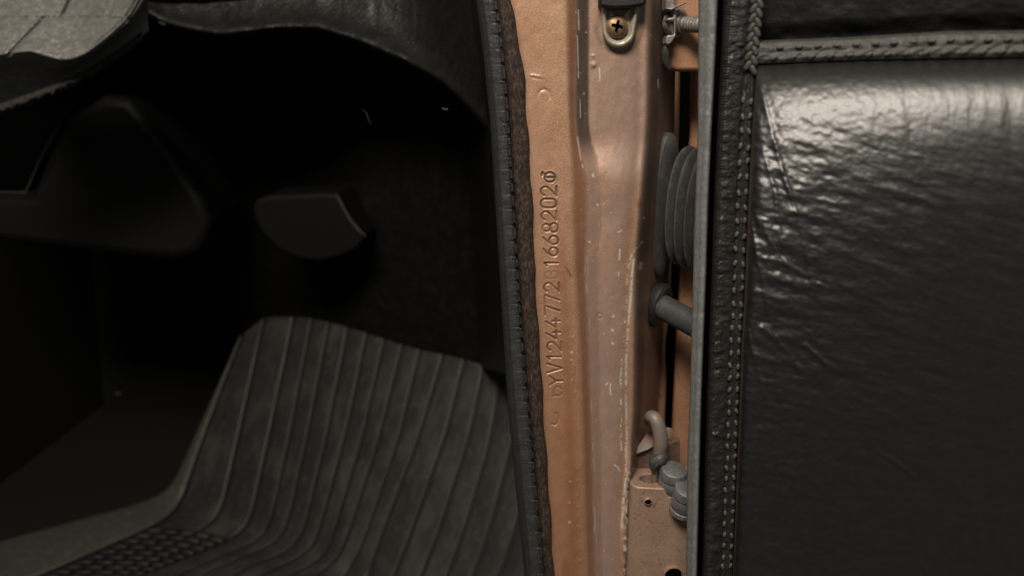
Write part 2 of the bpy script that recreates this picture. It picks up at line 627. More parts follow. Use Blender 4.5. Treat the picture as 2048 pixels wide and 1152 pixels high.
D += (fnoise(X*.03, Y*.016, 31)-.5)*.0009*(X > fm(Y))*1 + (fnoise(X*.05, Y*.03, 35)-.5)*.0005
D -= np.exp(-((X-fb(Y)+12)/2.2)**2)*sst(.6, .9, vnoise(X*.0+3, Y*.13, 41))*.0003*sst(560, 700, Y)      # row of paint nibs beside the ridge
# seam sealer bead up the outer edge of the face
sealer = crv([(860, 1262), (900, 1265), (960, 1257), (1030, 1250), (1152, 1249)])
bead = np.exp(-((X-sealer(Y)-3)/7)**2)*sst(880, 930, Y)
D -= bead*(.0016 + .0016*fnoise(X*.16, Y*.12, 51))
# two scraped lines
L1 = [(1285, 485), (1270, 500), (1262, 515), (1257, 535), (1253, 575), (1253, 620), (1250, 645), (1246, 690), (1244, 720), (1242, 760), (1242, 820), (1243, 900)]
L2 = [(1268, 520), (1265, 545), (1261, 600), (1256, 660), (1253, 715), (1252, 760), (1253, 818), (1254, 860), (1252, 900), (1251, 960), (1246, 1010), (1243, 1060)]
brk = .55*fnoise(X*.35, Y*.30, 61)+.45*fnoise(X*.1, Y*.05, 66)
chip = np.zeros_like(X)
chip = np.maximum(chip, np.exp(-(dpoly(X, Y, L1)/2.0)**2)*sst(.46, .58, brk)*.9)
chip = np.maximum(chip, np.exp(-(dpoly(X, Y, L2)/2.6)**2)*sst(.36, .50, brk))
for pts, w in (([(1157, 20), (1158, 60)], 1.4), ([(1155, 75), (1157, 155)], 1.2), ([(1160, 200), (1161, 235)], 1.0), ([(1155, 275), (1162, 320)], 1.4),
               ([(1165, 330), (1166, 335)], 1.6), ([(1240, 500), (1239, 520)], 1.6), ([(1236, 465), (1243, 462)], 1.2), ([(1199, 137), (1200, 162)], 1.3),
               ([(1222, 768), (1220, 775), (1222, 790)], 1.2), ([(1212, 770), (1216, 766)], 1.2), ([(1228, 930), (1236, 935), (1240, 942)], 1.5), ([(1316, 160), (1317, 175)], 1.2),
               ([(1237, 545), (1238, 553)], 1.2), ([(1186, 350), (1187, 353)], 2.4), ([(1195, 410), (1196, 411)], 2), ([(1179, 484), (1180, 485)], 2)):
    chip = np.maximum(chip, np.exp(-(dpoly(X, Y, pts)/w)**2)*.85*sst(.3, .5, brk+.1))
for cx, cy, r in ((1227, 633, 2.6), (1225, 661, 2.6), (1225, 687, 2), (1293, 690, 1.8), (1152, 25, 2), (1154, 73, 2), (1226, 688, 2), (1143, 705, 2.4), (1143, 720, 1.8), (1144, 760, 1.5),
                  (1172, 65, 1.6), (1168, 187, 1.8), (1288, 436, 2), (1301, 70, 1.4), (1085, 92, 1.3), (1139, 1045, 2.4), (1139, 1005, 1.6), (1280, 535, 4), (1282, 528, 3.5), (1141, 963, 1.5)):
    chip = np.maximum(chip, np.exp(-(np.hypot(X-cx, Y-cy)/r)**2)*.85)
for k in range(70):
    cy = random.uniform(0, 1152)
    cx = random.uniform(float(fb(cy)), float(fd(cy)))
    r = random.uniform(.7, 1.3)
    i0, i1 = np.searchsorted(ys, [cy-6, cy+6])
    s = np.s_[i0:i1]
    chip[s] = np.maximum(chip[s], np.exp(-(np.hypot(X[s]-cx, (Y[s]-cy)*.8)/r)**2)*random.uniform(.25, .6))
chip = np.maximum(chip, bead*sst(.52, .70, fnoise(X*.2, Y*.13, 71))*.6)
seam = np.exp(-((X-fc(Y)-4)/4)**2)*sst(.5, .8, fnoise(X*.3, Y*.05, 77))*sst(480, 540, Y)
chip = np.maximum(chip, seam*.35)
D -= chip*.0002
dust = sst(330, 400, Y)*sst(-8, 10, X-fc(Y))*(1-sst(-32, -8, X-fd(Y)))*(.45+.5*fnoise(X*.05, Y*.012, 81))
dust = np.maximum(dust, np.exp(-((X-fc(Y)-15)/12)**2)*sst(280, 350, Y)*(.45+.45*fnoise(X*.11, Y*.02, 84)))
dust = np.maximum(dust, sst(2, 14, X-fc(Y))*(1-sst(340, 430, Y))*(.45+.35*fnoise(X*.02, Y*.012, 88)))
dust = np.maximum(dust, bead*.8)
dust = np.maximum(dust, np.exp(-((X-fd(Y)-2)/12)**2)*.5)
for pts in ([(1178, 425), (1195, 417), (1215, 404)], [(1180, 500), (1200, 487), (1214, 472)], [(1180, 510), (1205, 507)]):
    dust *= 1-.75*np.exp(-(dpoly(X, Y, pts)/5)**2)
dirt_shade = np.clip(groove*1.15, 0, 1)*.95*sst(.0, .5, vnoise(X*.07, Y*.035, 91)+.12)
dirt_shade = np.maximum(dirt_shade, np.exp(-(dpoly(X, Y, [(1132, 533), (1137, 543), (1141, 551)])/3.2)**2)*.8*sst(.25, .55, fnoise(X*.3, Y*.3, 92)))
dirt_shade = np.maximum(dirt_shade, np.exp(-(np.hypot(X-1279, (Y-408)*.55)/7)**2)*.55)
dirt_shade = np.maximum(dirt_shade, sst(0, 11, X-fd(Y))*(1-sst(-6, 10, X-fe(Y)))*(.62+.3*fnoise(X*.08, Y*.02, 93)))  # rounding facing away from the lamp: grime plus shade put into the colour
dirt_shade = np.maximum(dirt_shade, sst(-6, 6, X-fe(Y))*(.22+.3*fnoise(X*.1, Y*.02, 94)))
dirt_shade = np.maximum(dirt_shade, sst(4, 12, X-fc(Y))*(1-sst(-3, 3, X-fm(Y)))*(1-sst(270, 330, Y))*(.62+.25*fnoise(X*.2, Y*.03, 96)))  # right-facing step: shade painted into the colour along with grime
dirt_shade = np.maximum(dirt_shade, np.exp(-((np.hypot((X-1239)*1.0, np.maximum(Y-57, 0))-46)/5)**2)*sst(20, 60, Y)*.35)  # darker ring round the lower end of the cup plate
dirt_shade = np.maximum(dirt_shade, np.exp(-((X-fa(Y)-1)/5)**2)*.28)  # darker line where the paint meets the foam
dirt_shade = np.maximum(dirt_shade, bead*sst(.48, .62, fnoise(X*.18, Y*.09, 97))*.8*sst(900, 1000, Y))
rust_shade = np.exp(-(np.hypot((X-1133)*1.15, (Y-1140)*.5)/17)**4)*.85
rust_shade = np.maximum(rust_shade, sst(0, 8, X-fb(Y))*(1-sst(0, 10, X-fc(Y)))*.55)  # shade on the bevel beside the ridge, painted as brown
rust_shade = np.maximum(rust_shade, sst(300, 1000, Y)*.45*(1-sst(-4, 4, X-fb(Y))) + .35*np.exp(-((X-fb(Y)+24)/12)**2)*sst(420, 520, Y))  # browner downwards: light falloff put into the colour, plus a brown band
pillar = thing('door_pillar', 'copper painted door pillar with a stamped number, running down the middle of the photo', 'door pillar', tuple(at(1150, 1152, .004)))
grid('pressed_panel', at(X, Y, D), m_pillar, pillar, dict(chip=chip, dust=np.clip(dust, 0, .95), dirt_shade=np.clip(dirt_shade, 0, .92), rust_shade=rust_shade))

# bare primer edge of the wing behind the pillar
yy = np.linspace(-70, 1230, 120)
fw = crv([(0, 1363), (250, 1359), (530, 1343), (620, 1340), (650, 1337), (680, 1330), (710, 1330), (760, 1334), (818, 1331), (900, 1329), (1152, 1325)])
f = np.array([0, .25, .5, .75, .93, 1.0])
x0, x1 = fg(yy)-9, fw(yy)
P = at(x0[:, None]*(1-f)+x1[:, None]*f, yy[:, None], .088 + np.array([.0, .0, -.001, -.001, .0, .004])[None, :])
wing = grid('wing_edge', P, m_copper, thick=.004)
tag(wing, 'narrow copper wing edge with a wavy rim beside the black gap', 'body panel')

# ================================================================== RUBBER STOP WITH SCREW
stop = thing('rubber_stop', 'small cupped metal plate with a cross-head screw under a black rubber pad', 'stop plate', tuple(at(1236, 60, .014)))
YB = .0135
out = [(1203, -10), (1203, 40), (1206, 58)] + [(1238+33*math.cos(math.radians(a)), 61+35*math.sin(math.radians(a))) for a in range(175, 4, -10)] + [(1271, 58), (1276, 30), (1281, -10)]
outn = np.array(out, float)
cen = np.array([1237, 45.])
def ring_pts(scale, y):
    q = cen + (outn-cen)*scale
    return at(q[:, 0], q[:, 1], y)
rows = [ring_pts(1.02, YB+.001), ring_pts(1.0, YB-.0022), ring_pts(.95, YB-.0038), ring_pts(.86, YB-.0044), ring_pts(.76, YB-.0034), ring_pts(.67, YB-.0010), ring_pts(.4, YB-.0006), ring_pts(.05, YB-.0006)]
grid('cup_plate', np.stack(rows), m_zinc, stop)
scr = at(1233, 54, YB-.001)
ax = Vector((-.03, -1, .08)).normalized()
R = .0064
screw = lathe('screw', scr, ax, [(-.002, R*.9), (.0005, R), (.0018, R*.97), (.0030, R*.82), (.0038, R*.55), (.0041, R*.3), (.0041, R*.02)], m_screw, stop, 32)
bm = bmesh.new()
a_, u_, w_ = frame(ax)
cs, sn = math.cos(math.radians(-12)), math.sin(math.radians(-12))
uu, ww = u_*cs+w_*sn, w_*cs-u_*sn
arm, hw = R*.50, R*.15
oc = [(hw, hw), (arm, hw*.7), (arm, -hw*.7), (hw, -hw), (hw*.7, -arm), (-hw*.7, -arm), (-hw, -hw), (-arm, -hw*.7), (-arm, hw*.7), (-hw, hw), (-hw*.7, arm), (hw*.7, arm)]
f_ = [bm.verts.new(Vector(scr)+a_*.00435+uu*p+ww*q) for p, q in oc]
b_ = [bm.verts.new(Vector(scr)+a_*.003+uu*p+ww*q) for p, q in oc]
bm.faces.new(f_)
for i in range(12):
    bm.faces.new((f_[i], b_[i], b_[(i+1) % 12], f_[(i+1) % 12]))
bmobj('cross_slot', bm, m_black, screw)
pad = [at(x, y, YB-.009) for x, y in [(1199, -60), (1199, 9), (1202, 14), (1230, 17), (1262, 15), (1290, 10), (1293, 4), (1296, -60)]]
prism('rubber_pad', pad, (0, .011, 0), m_gasket, stop, .002)

# ================================================================== SEAL ALONG THE OPENING
sL = crv([(0, 952), (100, 965), (250, 980), (538, 998), (700, 1008), (818, 1016), (990, 1033), (1152, 1049)])
sR = crv([(0, 989), (60, 999), (190, 1011), (250, 1015), (538, 1033), (700, 1044), (818, 1056), (990, 1071), (1152, 1086)])
seal = thing('door_seal', 'black rubber edge trim with a notched bead beside a brown foam strip', 'door seal', tuple(at(1040, 1152, 0)))
ys2 = np.linspace(-70, 1235, 900)
f = np.concatenate([np.linspace(0, .12, 5), np.linspace(.16, .80, 18), np.linspace(.82, 1.0, 14)])
X2 = sL(ys2)[:, None]*(1-f) + sR(ys2)[:, None]*f
Y2 = np.broadcast_to(ys2[:, None], X2.shape)
prof = np.interp(f, [0, .06, .15, .4, .75, .86, .89, .93, .97, 1.0], [.020, .006, -.001, -.0070, -.0088, -.0086, -.0093, -.0102, -.0092, -.0050])
prof = np.broadcast_to(prof, X2.shape).copy()
ph = ys2/26.5 + .35*np.sin(ys2*.021)
notch = np.exp(-((np.abs((ph % 1)-.5)-.5)/.055)**2)*(.35+.9*vnoise(np.floor(ph)*.7+.3, ph*0+.5, 303))
beadm = np.exp(-((f-.93)/.045)**2)
prof += notch[:, None]*beadm[None, :]*.0015
prof += (notch[:, None]*.0003*sst(.3, .8, f)[None, :]) + (fnoise(X2*.02, Y2*.07, 101)-.5)*.0008 + (fnoise(X2*.25, Y2*.3, 104)-.5)*.0002
trim = grid('edge_trim', at(X2, Y2, prof), m_seal, seal, thick=.002)
f = np.linspace(0, 1, 14)
X3 = (sR(ys2)-7)[:, None]*(1-f) + (fa(ys2)+1.5+1.6*np.sin(ys2*.05))[:, None]*f
Y3 = np.broadcast_to(ys2[:, None], X3.shape)
prof = np.interp(f, [0, .2, .5, .85, 1], [.001, -.0030, -.0042, -.0030, .0015])[None, :] + (fnoise(X3*.10, Y3*.05, 111)-.5)*.0016
foam = grid('foam_strip', at(X3, Y3, prof), m_foam, seal, thick=.001)
foam['label'] = 'fuzzy dark brown foam strip between trim and paint'

# ================================================================== WIRING BELLOWS
AXB = Vector((.78, -.62, -.03)).normalized()
ab, ub, wb = frame(AXB)
def stadium(hh, hw, e=3.0):
    def s(t, r):
        c, sn = math.cos(t), math.sin(t)
        k = (abs(c)**e + abs(sn)**e)**(-1/e)
        return (c*k*(hh+r), sn*k*(hw+r))
    return s
bel = thing('wiring_bellows', 'dusty black ribbed rubber bellows between pillar and door', 'bellows', tuple(at(1325, 420, .05)))
fc0 = at(1326, 412, .052)
lathe('flange', fc0, AXB, [(-.012, -.001), (.0, 0), (.0025, -.0006), (.0045, -.004), (.005, -.012)], m_bellows, bel, 56, shape=stadium(.0470, .0150, 2.3))
c0 = Vector(at(1370, 412, .050)) - AXB*.004
NF = 7
for i in range(NF):
    pr = []
    for h, r in ((0, -.0085), (.0012, -.0050), (.0022, -.0020), (.0030, -.0003), (.0034, 0), (.0039, -.0004), (.0046, -.0022), (.0055, -.0052), (.0065, -.0085)):
        pr.append((h, r - .0006*abs(i-1)))
    o = lathe('fold', c0 + AXB*(i*.0064) + Vector((0, 0, -.0012*i)), AXB, pr, m_bellows, bel, 56, shape=stadium(.0390, .0255, 2.3))
lathe('collar', c0 + AXB*(-.010), AXB, [(0, -.009), (.001, -.0110), (.010, -.0115), (.012, -.0115)], m_bellows, bel, 48, shape=stadium(.0385, .0235, 2.3))

# ================================================================== DOOR CHECK ROD
rodt = thing('check_rod', 'dark greasy round rod leaving a rubber gasket below the bellows', 'door check', tuple(at(1318, 612, .045)))
g0 = at(1316, 610, .046)
AXG = Vector((.80, -.55, -.20)).normalized()
lathe('gasket', g0, AXG, [(-.004, .0135), (0, .0150), (.0025, .0152), (.0042, .0135), (.0046, .010), (.0030, .0085)], m_gasket, rodt, 36, shape=lambda t, r: (math.cos(t)*r*1.02, math.sin(t)*r*.86))
r0 = at(1324, 613, .040)
r1 = at(1410, 660, .012)
tube('rod', [r0, tuple((np.array(r0)+np.array(r1))/2), r1], .0081, m_rod, rodt, 26)

# ================================================================== LOWER HINGE
hin = thing('lower_hinge', 'copper hinge block with a hooked pin and two bolts at the bottom', 'hinge', tuple(at(1315, 1152, .02)))
def P3(px, py, y):
    return at(px, py, y)
YH = .002
bm = bmesh.new()
# block: front outline with rounded left corner, closed to the back, round well in its top
lo = [(1262, 962), (1258, 1010), (1256, 1080), (1254, 1240)]
def blk(py):
    return np.interp(py, [950, 1010, 1080, 1240], [1264, 1260, 1257, 1252])
zt = at(1320, 975, YH)[2]
zb = at(1320, 1240, YH)[2]
fl = at(1266, 968, YH+.006)
xr = at(1440, 1000, YH)[0]
xl = at(1263, 968, YH)[0]
xl2 = at(1253, 1240, YH)[0]
DEP = .030
def foot(x_l):
    pts = []
    for a in range(0, 91, 15):     # rounded front left corner
        r = .007
        pts.append((x_l + r - r*math.cos(math.radians(a)), YH + r - r*math.sin(math.radians(a))))
    pts += [(xr, YH-.006), (xr, YH+DEP), (x_l, YH+DEP)]
    return pts
top = [bm.verts.new((x, y, zt)) for x, y in foot(xl)]
bot = [bm.verts.new((x, y, zb)) for x, y in foot(xl2)]
n = len(top)
for k_ in range(n):
    bm.faces.new((top[k_], bot[k_], bot[(k_+1) % n], top[(k_+1) % n]))
bm.faces.new(bot)
wc = Vector((at(1300, 968, YH+.013)[0], YH+.0125, zt))
RW = .0066
well = [bm.verts.new(wc + Vector((RW*1.05*math.cos(2*math.pi*k_/24), RW*math.sin(2*math.pi*k_/24), 0))) for k_ in range(24)]
wbm = [bm.verts.new(v.co + Vector((0, 0, -.012))) for v in well]
for k_ in range(24):
    bm.faces.new((well[k_], well[(k_+1) % 24], wbm[(k_+1) % 24], wbm[k_]))
bm.faces.new(wbm)
el = [bm.edges.get((top[i], top[(i+1) % n])) for i in range(n)] + [bm.edges.get((well[i], well[(i+1) % 24])) for i in range(24)]
bmesh.ops.triangle_fill(bm, use_beauty=True, edges=[e for e in el if e])
block = bmobj('hinge_block', bm, m_hinge, hin, bevel=.0009)
def disc(name, px, py, y, rx, rz, mat, par, rimmat=None):
    c = Vector(at(px, py, y))
    o = lathe(name, c, (0, -1, 0), [(-.004, 1.0), (.0006, 1.0), (.0009, .86), (.0003, .80), (-.001, .78)], rimmat or mat, par, 24, shape=lambda t, r: (math.cos(t)*rz*r, math.sin(t)*rx*r))
    lathe('hole_core', c, (0, -1, 0), [(-.003, .8), (.00065, .74)], m_black, o, 20, shape=lambda t, r: (math.cos(t)*rz*r, math.sin(t)*rx*r))
    return o
disc('drilled_hole', 1296, 1003, YH-.0016, .0024, .0024, m_hinge, hin)
disc('mounting_hole', 1347, 1152, YH-.0035, .0072, .0072, m_hinge, hin)
# back leaf behind the pin, rust brown web and grey welded gusset
leaf = [P3(x, y, .028) for x, y in [(1263, 909), (1303, 893), (1360, 880), (1360, 1010), (1263, 985)]]
prism('back_leaf', leaf, (0, .006, 0), m_rustleaf, hin, .001)
gus = [P3(1264, 912, .022), P3(1268, 903, .023), P3(1296, 863, .034), P3(1308, 862, .036), P3(1308, 893, .026), P3(1296, 899, .024)]
prism('gusset', gus, (.002, .006, -.003), m_pin, hin, .0008)
# hooked pin
pp = [(1309, 968, .013), (1310, 945, .013), (1316, 918, .012), (1321, 890, .011), (1319, 862, .012), (1312, 840, .014), (1303, 834, .018), (1299, 842, .026)]
tube('hinge_pin', [P3(*q) for q in pp], [.0016, .0022, .0036, .0046, .0047, .0045, .0043, .0040], m_pin, hin, 20)
gr = tube('grease_lump', [P3(1307, 940, .010), P3(1310, 925, .0085), P3(1322, 916, .008), P3(1331, 908, .010)], [.002, .0042, .0042, .002], m_rod, hin, 10, 4)
gr['label'] = 'dark lump of old grease at the bend of the pin'
lathe('pin_washer', P3(1336, 868, .050), Vector((.5, -.85, .1)), [(-.002, .0042), (0, .0046), (.0012, .0042), (.0016, .002)], m_hinge, hin, 24)
def bolt(px, py, y, r):
    c = Vector(P3(px, py, y))
    ax = Vector((.06, -.28, .96)).normalized()
    b = lathe('bolt', c, ax, [(-.0165, r*.99), (-.0155, r*1.06), (-.009, r*1.06), (-.0075, r*.98)], m_bolt, hin, 26)
    lathe('bolt_head', c, ax, [(-.0080, r*.9), (-.0066, r*.98), (-.0062, r*1.05), (-.0016, r*1.05), (-.0003, r*.97), (.0, r*.90), (.0001, r*.05)], m_bolt, b, 26)
    lathe('washer', c, ax, [(-.0200, r*1.0), (-.0195, r*1.10), (-.0168, r*1.10), (-.0160, r)], m_clip, b, 26)
    return b
bolt(1349, 938, .0035, .0082)
bolt(1377, 976, -.008, .0082)

# ================================================================== UPPER HINGE
uh = thing('upper_hinge', 'dirty copper hinge bracket with clip and threaded stud at the top of the gap', 'hinge', tuple(at(1362, 140, .04)))
box = [P3(x, y, .028) for x, y in [(1341, -60), (1337, 70), (1334, 118), (1340, 136), (1352, 141), (1440, 143), (1440, -60)]]
prism('bracket', box, (.002, .026, 0), m_copper, uh, .0022, 3)
st0 = Vector(P3(1350, 46, .026))
st1 = Vector(P3(1404, 50, .012))
dr = (st1-st0)
pr = [(-.004, .0066), (.0, .0072), (.0006, .0080), (.0034, .0080), (.0042, .0062), (.0062, .0056)]
L = dr.length
h = .0064
while h < L:
    pr += [(h+.0004, .0040), (h+.0011, .0046), (h+.0018, .0040)]
    h += .0020
lathe('threaded_stud', st0, dr, pr, m_clip, uh, 22)
prism('clip', [P3(x, y, .016) for x, y in [(1331, -40), (1331, 20), (1337, 22), (1345, 20), (1347, 34), (1335, 36), (1334, 42), (1348, 42), (1349, 68), (1346, 70), (1334, 70), (1331, 88), (1338, 90), (1345, 84), (1353, 70), (1354, 36), (1350, 10), (1350, -40)]], (0, .012, 0), m_clip, uh, .0008)
prism('clip_wing', [P3(x, y, .013) for x, y in [(1333, 17), (1344, 20), (1372, 7), (1374, 4), (1356, 8), (1343, 16)]], (0, .006, 0), m_clip, uh, .0006)
tube('grease_bead', [P3(1333, 92, .020), P3(1331, 105, .021), P3(1333, 125, .023), P3(1340, 137, .024)], [.0016, .0022, .0022, .0016], m_rod, uh, 10)

# ================================================================== OPEN DOOR
TILT = math.radians(24)
DN = np.array([-math.sin(TILT), -math.cos(TILT), 0])
D0 = at(1400, 576, -.045)
def dr_(px, py, h):
    d = rays(px, py)                                   # point of the door plane raised by h, on the same line of sight
    t = ((D0-CAM) @ DN + np.asarray(h))/(d @ DN)
    return CAM + d*t[..., None]
door = thing('car_door', 'open car door trimmed in creased black vinyl with stitched seams', 'door', tuple(at(1400, 1152, -.04)))
gl = crv([(0, 1397), (288, 1395), (400, 1390), (538, 1386), (700, 1382), (818, 1379), (900, 1375), (1152, 1372)])
gr_ = crv([(0, 1437), (100, 1433), (250, 1425), (400, 1418), (538, 1414), (800, 1404), (1152, 1395)])
sm = crv([(0, 1514), (100, 1503), (205, 1494), (400, 1484), (576, 1477), (700, 1470), (820, 1466), (1100, 1455), (1152, 1453)])
yt = lambda x: np.interp(x, [1400, 1520, 1700, 1900, 2120], [84, 82, 75, 63, 61])
yb = lambda x: np.interp(x, [1400, 1515, 1700, 2048, 2120], [133, 129, 122, 116, 115])
# painted shell seen behind the trim edge
yy = np.linspace(-70, 1235, 140)
fs = crv([(0, 1385), (250, 1379), (400, 1368), (530, 1360), (640, 1352), (700, 1349), (818, 1344), (900, 1341), (1152, 1337)])
f = np.array([0, .02, .06, .2, .5, 1])
P = at(fs(yy)[:, None]*(1-f)+1470*f, yy[:, None], (.066 + np.array([.012, .002, -.001, -.002, -.004, -.012]))[None, :] + 0*yy[:, None] + (fnoise(yy[:, None]*.03+f*3, yy[:, None]*.01, 9)-.5)*.003)
grid('door_shell', P, m_copper, door, thick=.003)
# grey edge strip
yy = np.linspace(-70, 1235, 420)
f = np.array([0, .03, .1, .2, .32, .40, .46, .54, .66, .78, .88, .95, 1])
h = np.array([-.016, -.002, .0, .0010, .0018, .0026, .0034, .0040, .0043, .0043, .0036, .001, -.010])
Xs = gl(yy)[:, None]*(1-f) + gr_(yy)[:, None]*f
Ys = np.broadcast_to(yy[:, None], Xs.shape)
wob = (fnoise(Ys*.03, Xs*.02, 121)-.5)*.0012 - .0004*np.exp(-((Ys-625)/5)**2)
grid('edge_strip', dr_(Xs, Ys, h[None, :]+wob), m_flange, door, thick=.0015)
# black sheet added behind the trim: darkens the slot, blocks light leaks
P = dr_(np.stack([gl(yy)+6, 0*yy+2150], 1), np.stack([yy, yy], 1), np.full((len(yy), 2), -.012))
grid('black_backing', P, m_black, door, thick=.004)
# rolled binding
yy = np.linspace(-70, 1235, 760)
f = np.linspace(0, 1, 40)
xa, xb = gr_(yy)+9, sm(yy)-9
Xb = xa[:, None]*(1-f) + xb[:, None]*f
Yb = np.broadcast_to(yy[:, None], Xb.shape)
h = np.interp(f, [0, .05, .15, .3, .5, .75, .92, 1], [-.010, -.001, .0040, .0060, .0050, .0030, .0012, -.001])[None, :]
h = h + np.sin(Yb*1.15+np.sin(Yb*.07)*2)*.00035*np.exp(-((f-.2)/.14)**2)[None, :]*(1-sst(200, 420, Yb)*.7)
h = h + (fnoise(Xb*.06, Yb*.10, 131)-.5)*.0020*sst(0, .2, f)[None, :]*(1-sst(.8, 1, f))[None, :] + (fnoise(Xb*.25, Yb*.35, 137)-.5)*.0004
grid('binding', dr_(Xb, Yb, h), m_bind, door)
# stitched seam strip
f = np.linspace(0, 1, 22)
Xc = (sm(yy)-15)[:, None] + 30*f[None, :]
Yc = np.broadcast_to(yy[:, None], Xc.shape)
h = np.interp(f, [0, .12, .3, .5, .7, .88, 1], [-.004, .0012, .0022, .0010, .0022, .0012, -.006])[None, :] + (fnoise(Xc*.1, Yc*.06, 141)-.5)*.0014
seam_o = grid('seam_strip', dr_(Xc, Yc, h), m_bind, door)
# stitches
def stitch_mesh(name, L, W, H):
    bm = bmesh.new()
    rows = []
    for i in range(7):
        t = -1+2*i/6
        r = math.sqrt(max(0, 1-abs(t)**2.6))*.95+.05
        rows.append([bm.verts.new((W*r*math.cos(a), L*t, H*r*math.sin(a) - H*.3*abs(t)**2)) for a in [2*math.pi*k/8 for k in range(8)]])
    for a, b in zip(rows[:-1], rows[1:]):
        for k in range(8):
            bm.faces.new((a[k], a[(k+1) % 8], b[(k+1) % 8], b[k]))
    bm.faces.new(rows[0][::-1])
    bm.faces.new(rows[-1])
    bmesh.ops.recalc_face_normals(bm, faces=bm.faces)
    me = bpy.data.meshes.new(name)
    bm.to_mesh(me)
    bm.free()
    me.polygons.foreach_set('use_smooth', [True]*len(me.polygons))
    return me
me_s = stitch_mesh('stitch', .0019, .0010, .0007)
me_s.materials.append(m_thread)
me_b = stitch_mesh('braid_knot', .0030, .0015, .0009)
me_b.materials.append(m_braid)
TX = Vector((math.cos(TILT), -math.sin(TILT), 0))
def put(me, name, px, py, h, ang, parent):
    p = Vector(dr_(np.array(px), np.array(py), np.array(h)))
    n = Vector(DN)
    along = (Vector((0, 0, 1))*math.cos(ang) + TX*math.sin(ang))
    x = along.cross(n)
    M = Matrix((x, along, n)).transposed().to_4x4()
    M.translation = p
    o = bpy.data.objects.new(name, me)
    col.objects.link(o)
    o.parent = parent
    o.matrix_parent_inverse = parent.matrix_world.inverted()
    o.matrix_basis = M
    return o
y = 200.0
sp = 32.0
while y < 1180:
    put(me_s, 'stitch', float(sm(y))-8+random.uniform(-1, 1), y+random.uniform(-2.5, 2.5), .0025, random.uniform(-.4, .4), seam_o)
    put(me_s, 'stitch', float(sm(y))+7, y+random.uniform(-4, 4), .0024, random.uniform(-.4, .4), seam_o)
    y += sp
    sp = max(22, sp*.985)
y = -40.0
while y < 150:
    put(me_b, 'braid_knot', float(sm(y))-5, y, .0032, .55, seam_o)
    put(me_b, 'braid_knot', float(sm(y))+6, y+9, .0032, -.45, seam_o)
    y += 19
# panel above the band
gx = np.linspace(1500, 2130, 120)
f = np.linspace(0, 1, 60)
Xu = np.broadcast_to(gx[None, :], (60, 120))
Yu = -80*(1-f)[:, None] + (yt(gx)+4)[None, :]*f[:, None]
grid('upper_panel', dr_(Xu, Yu, -.006 - .004*sst(40, 0, yt(Xu)-Yu) + (fnoise(Xu*.02, Yu*.03, 151)-.5)*.002), m_upper, door)
# stitched horizontal band
f = np.linspace(0, 1, 30)
gx = np.linspace(1508, 2130, 260)
Xh = np.broadcast_to(gx[None, :], (30, 260))
Yh = (yt(gx)-1)[None, :]*(1-f)[:, None] + (yb(gx)+2)[None, :]*f[:, None]
h = np.interp(f, [0, .1, .3, .42, .5, .58, .75, .92, 1], [-.006, .0008, .0024, .0025, .0023, .0027, .0032, .0020, -.003])[:, None] + (fnoise(Xh*.05, Yh*.05, 161)-.5)*.0016
h = h + .0003*np.sin(Xh*.19+Yh*.3)*np.exp(-((f-.65)/.2)**2)[:, None]
band = grid('pocket_band', dr_(Xh, Yh, h), m_braid, door)
x = 1560.0
while x < 2110:
    t_ = float(yt(x))
    b_ = float(yb(x))
    put(me_s, 'stitch', x, t_+(b_-t_)*.30, .0030, 1.45+random.uniform(-.2, .2), band)
    put(me_s, 'stitch', x-12, t_+(b_-t_)*.74, .0036, 1.2+random.uniform(-.2, .2), band)
    x += 38
# padded lower panel
NRr, NCc = 420, 260
f = np.linspace(0, 1, NRr)
g = np.linspace(0, 1, NCc)
Yl = None
Xl = np.zeros((NRr, NCc))
Yl = np.zeros((NRr, NCc))
for j in range(NCc):
    Xl[:, j] = 0
gxr = 2130
Yl[:] = 120 + (1235-120)*f[:, None]**1.0
Xl[:] = (sm(Yl)+12)*(1-g)[None, :] + gxr*g[None, :]
Yl = (yb(Xl)-2) + (1235-yb(Xl))*f[:, None]
Xl[:] = (sm(Yl)+12)*(1-g)[None, :] + gxr*g[None, :]
vv = Yl - yb(Xl)
uu_ = Xl - sm(Yl)
lam = 140.0 + 230*np.exp(-uu_/230)
h = (.000195*lam*(1-np.exp(-vv/lam)) + .012*(1-np.exp(-np.maximum(vv, 0)/22)) - .000040*vv)*(1-.22*np.exp(-(uu_-6)/12))
h = h - .004*np.exp(-uu_/14)
# creases fanning from the corner and slack wrinkles
for pts, w, dpt in (([(1522, 175), (1545, 270), (1568, 350), (1595, 430), (1610, 490), (1622, 560), (1625, 680)], 6, .0022),
                    ([(1500, 440), (1512, 500), (1530, 580), (1545, 690), (1560, 800)], 5, .0020),
                    ([(1525, 300), (1550, 380), (1560, 470), (1585, 560)], 5, .0012),
                    ([(1530, 460), (1560, 520), (1600, 545), (1640, 570)], 6, .0016),
                    ([(1525, 655), (1550, 675), (1575, 705), (1600, 740)], 6, .0020),
                    ([(1610, 690), (1650, 725), (1680, 745)], 6, .0018),
                    ([(1755, 900), (1800, 930), (1830, 955)], 5, .0012),
                    ([(1495, 660), (1510, 720), (1535, 810)], 4, .0016)):
    dd = dpoly(Xl, Yl, pts)
    h = h + (np.exp(-(dd/(w*.8))**2)*dpt*.26 - np.exp(-((dd-1.8*w)/(w*1.2))**2)*dpt*.12)*(.4+.9*fnoise(Xl*.03, Yl*.03, 169))
corner = np.exp(-uu_/300)*sst(40, 260, vv)*(1-.6*sst(500, 900, vv))*1.5*(.35+.65*sst(10, 90, uu_))
h = h + corner*(fnoise(Xl*.016+Yl*.004, Yl*.055-Xl*.014, 171, 3)-.5)*.0019
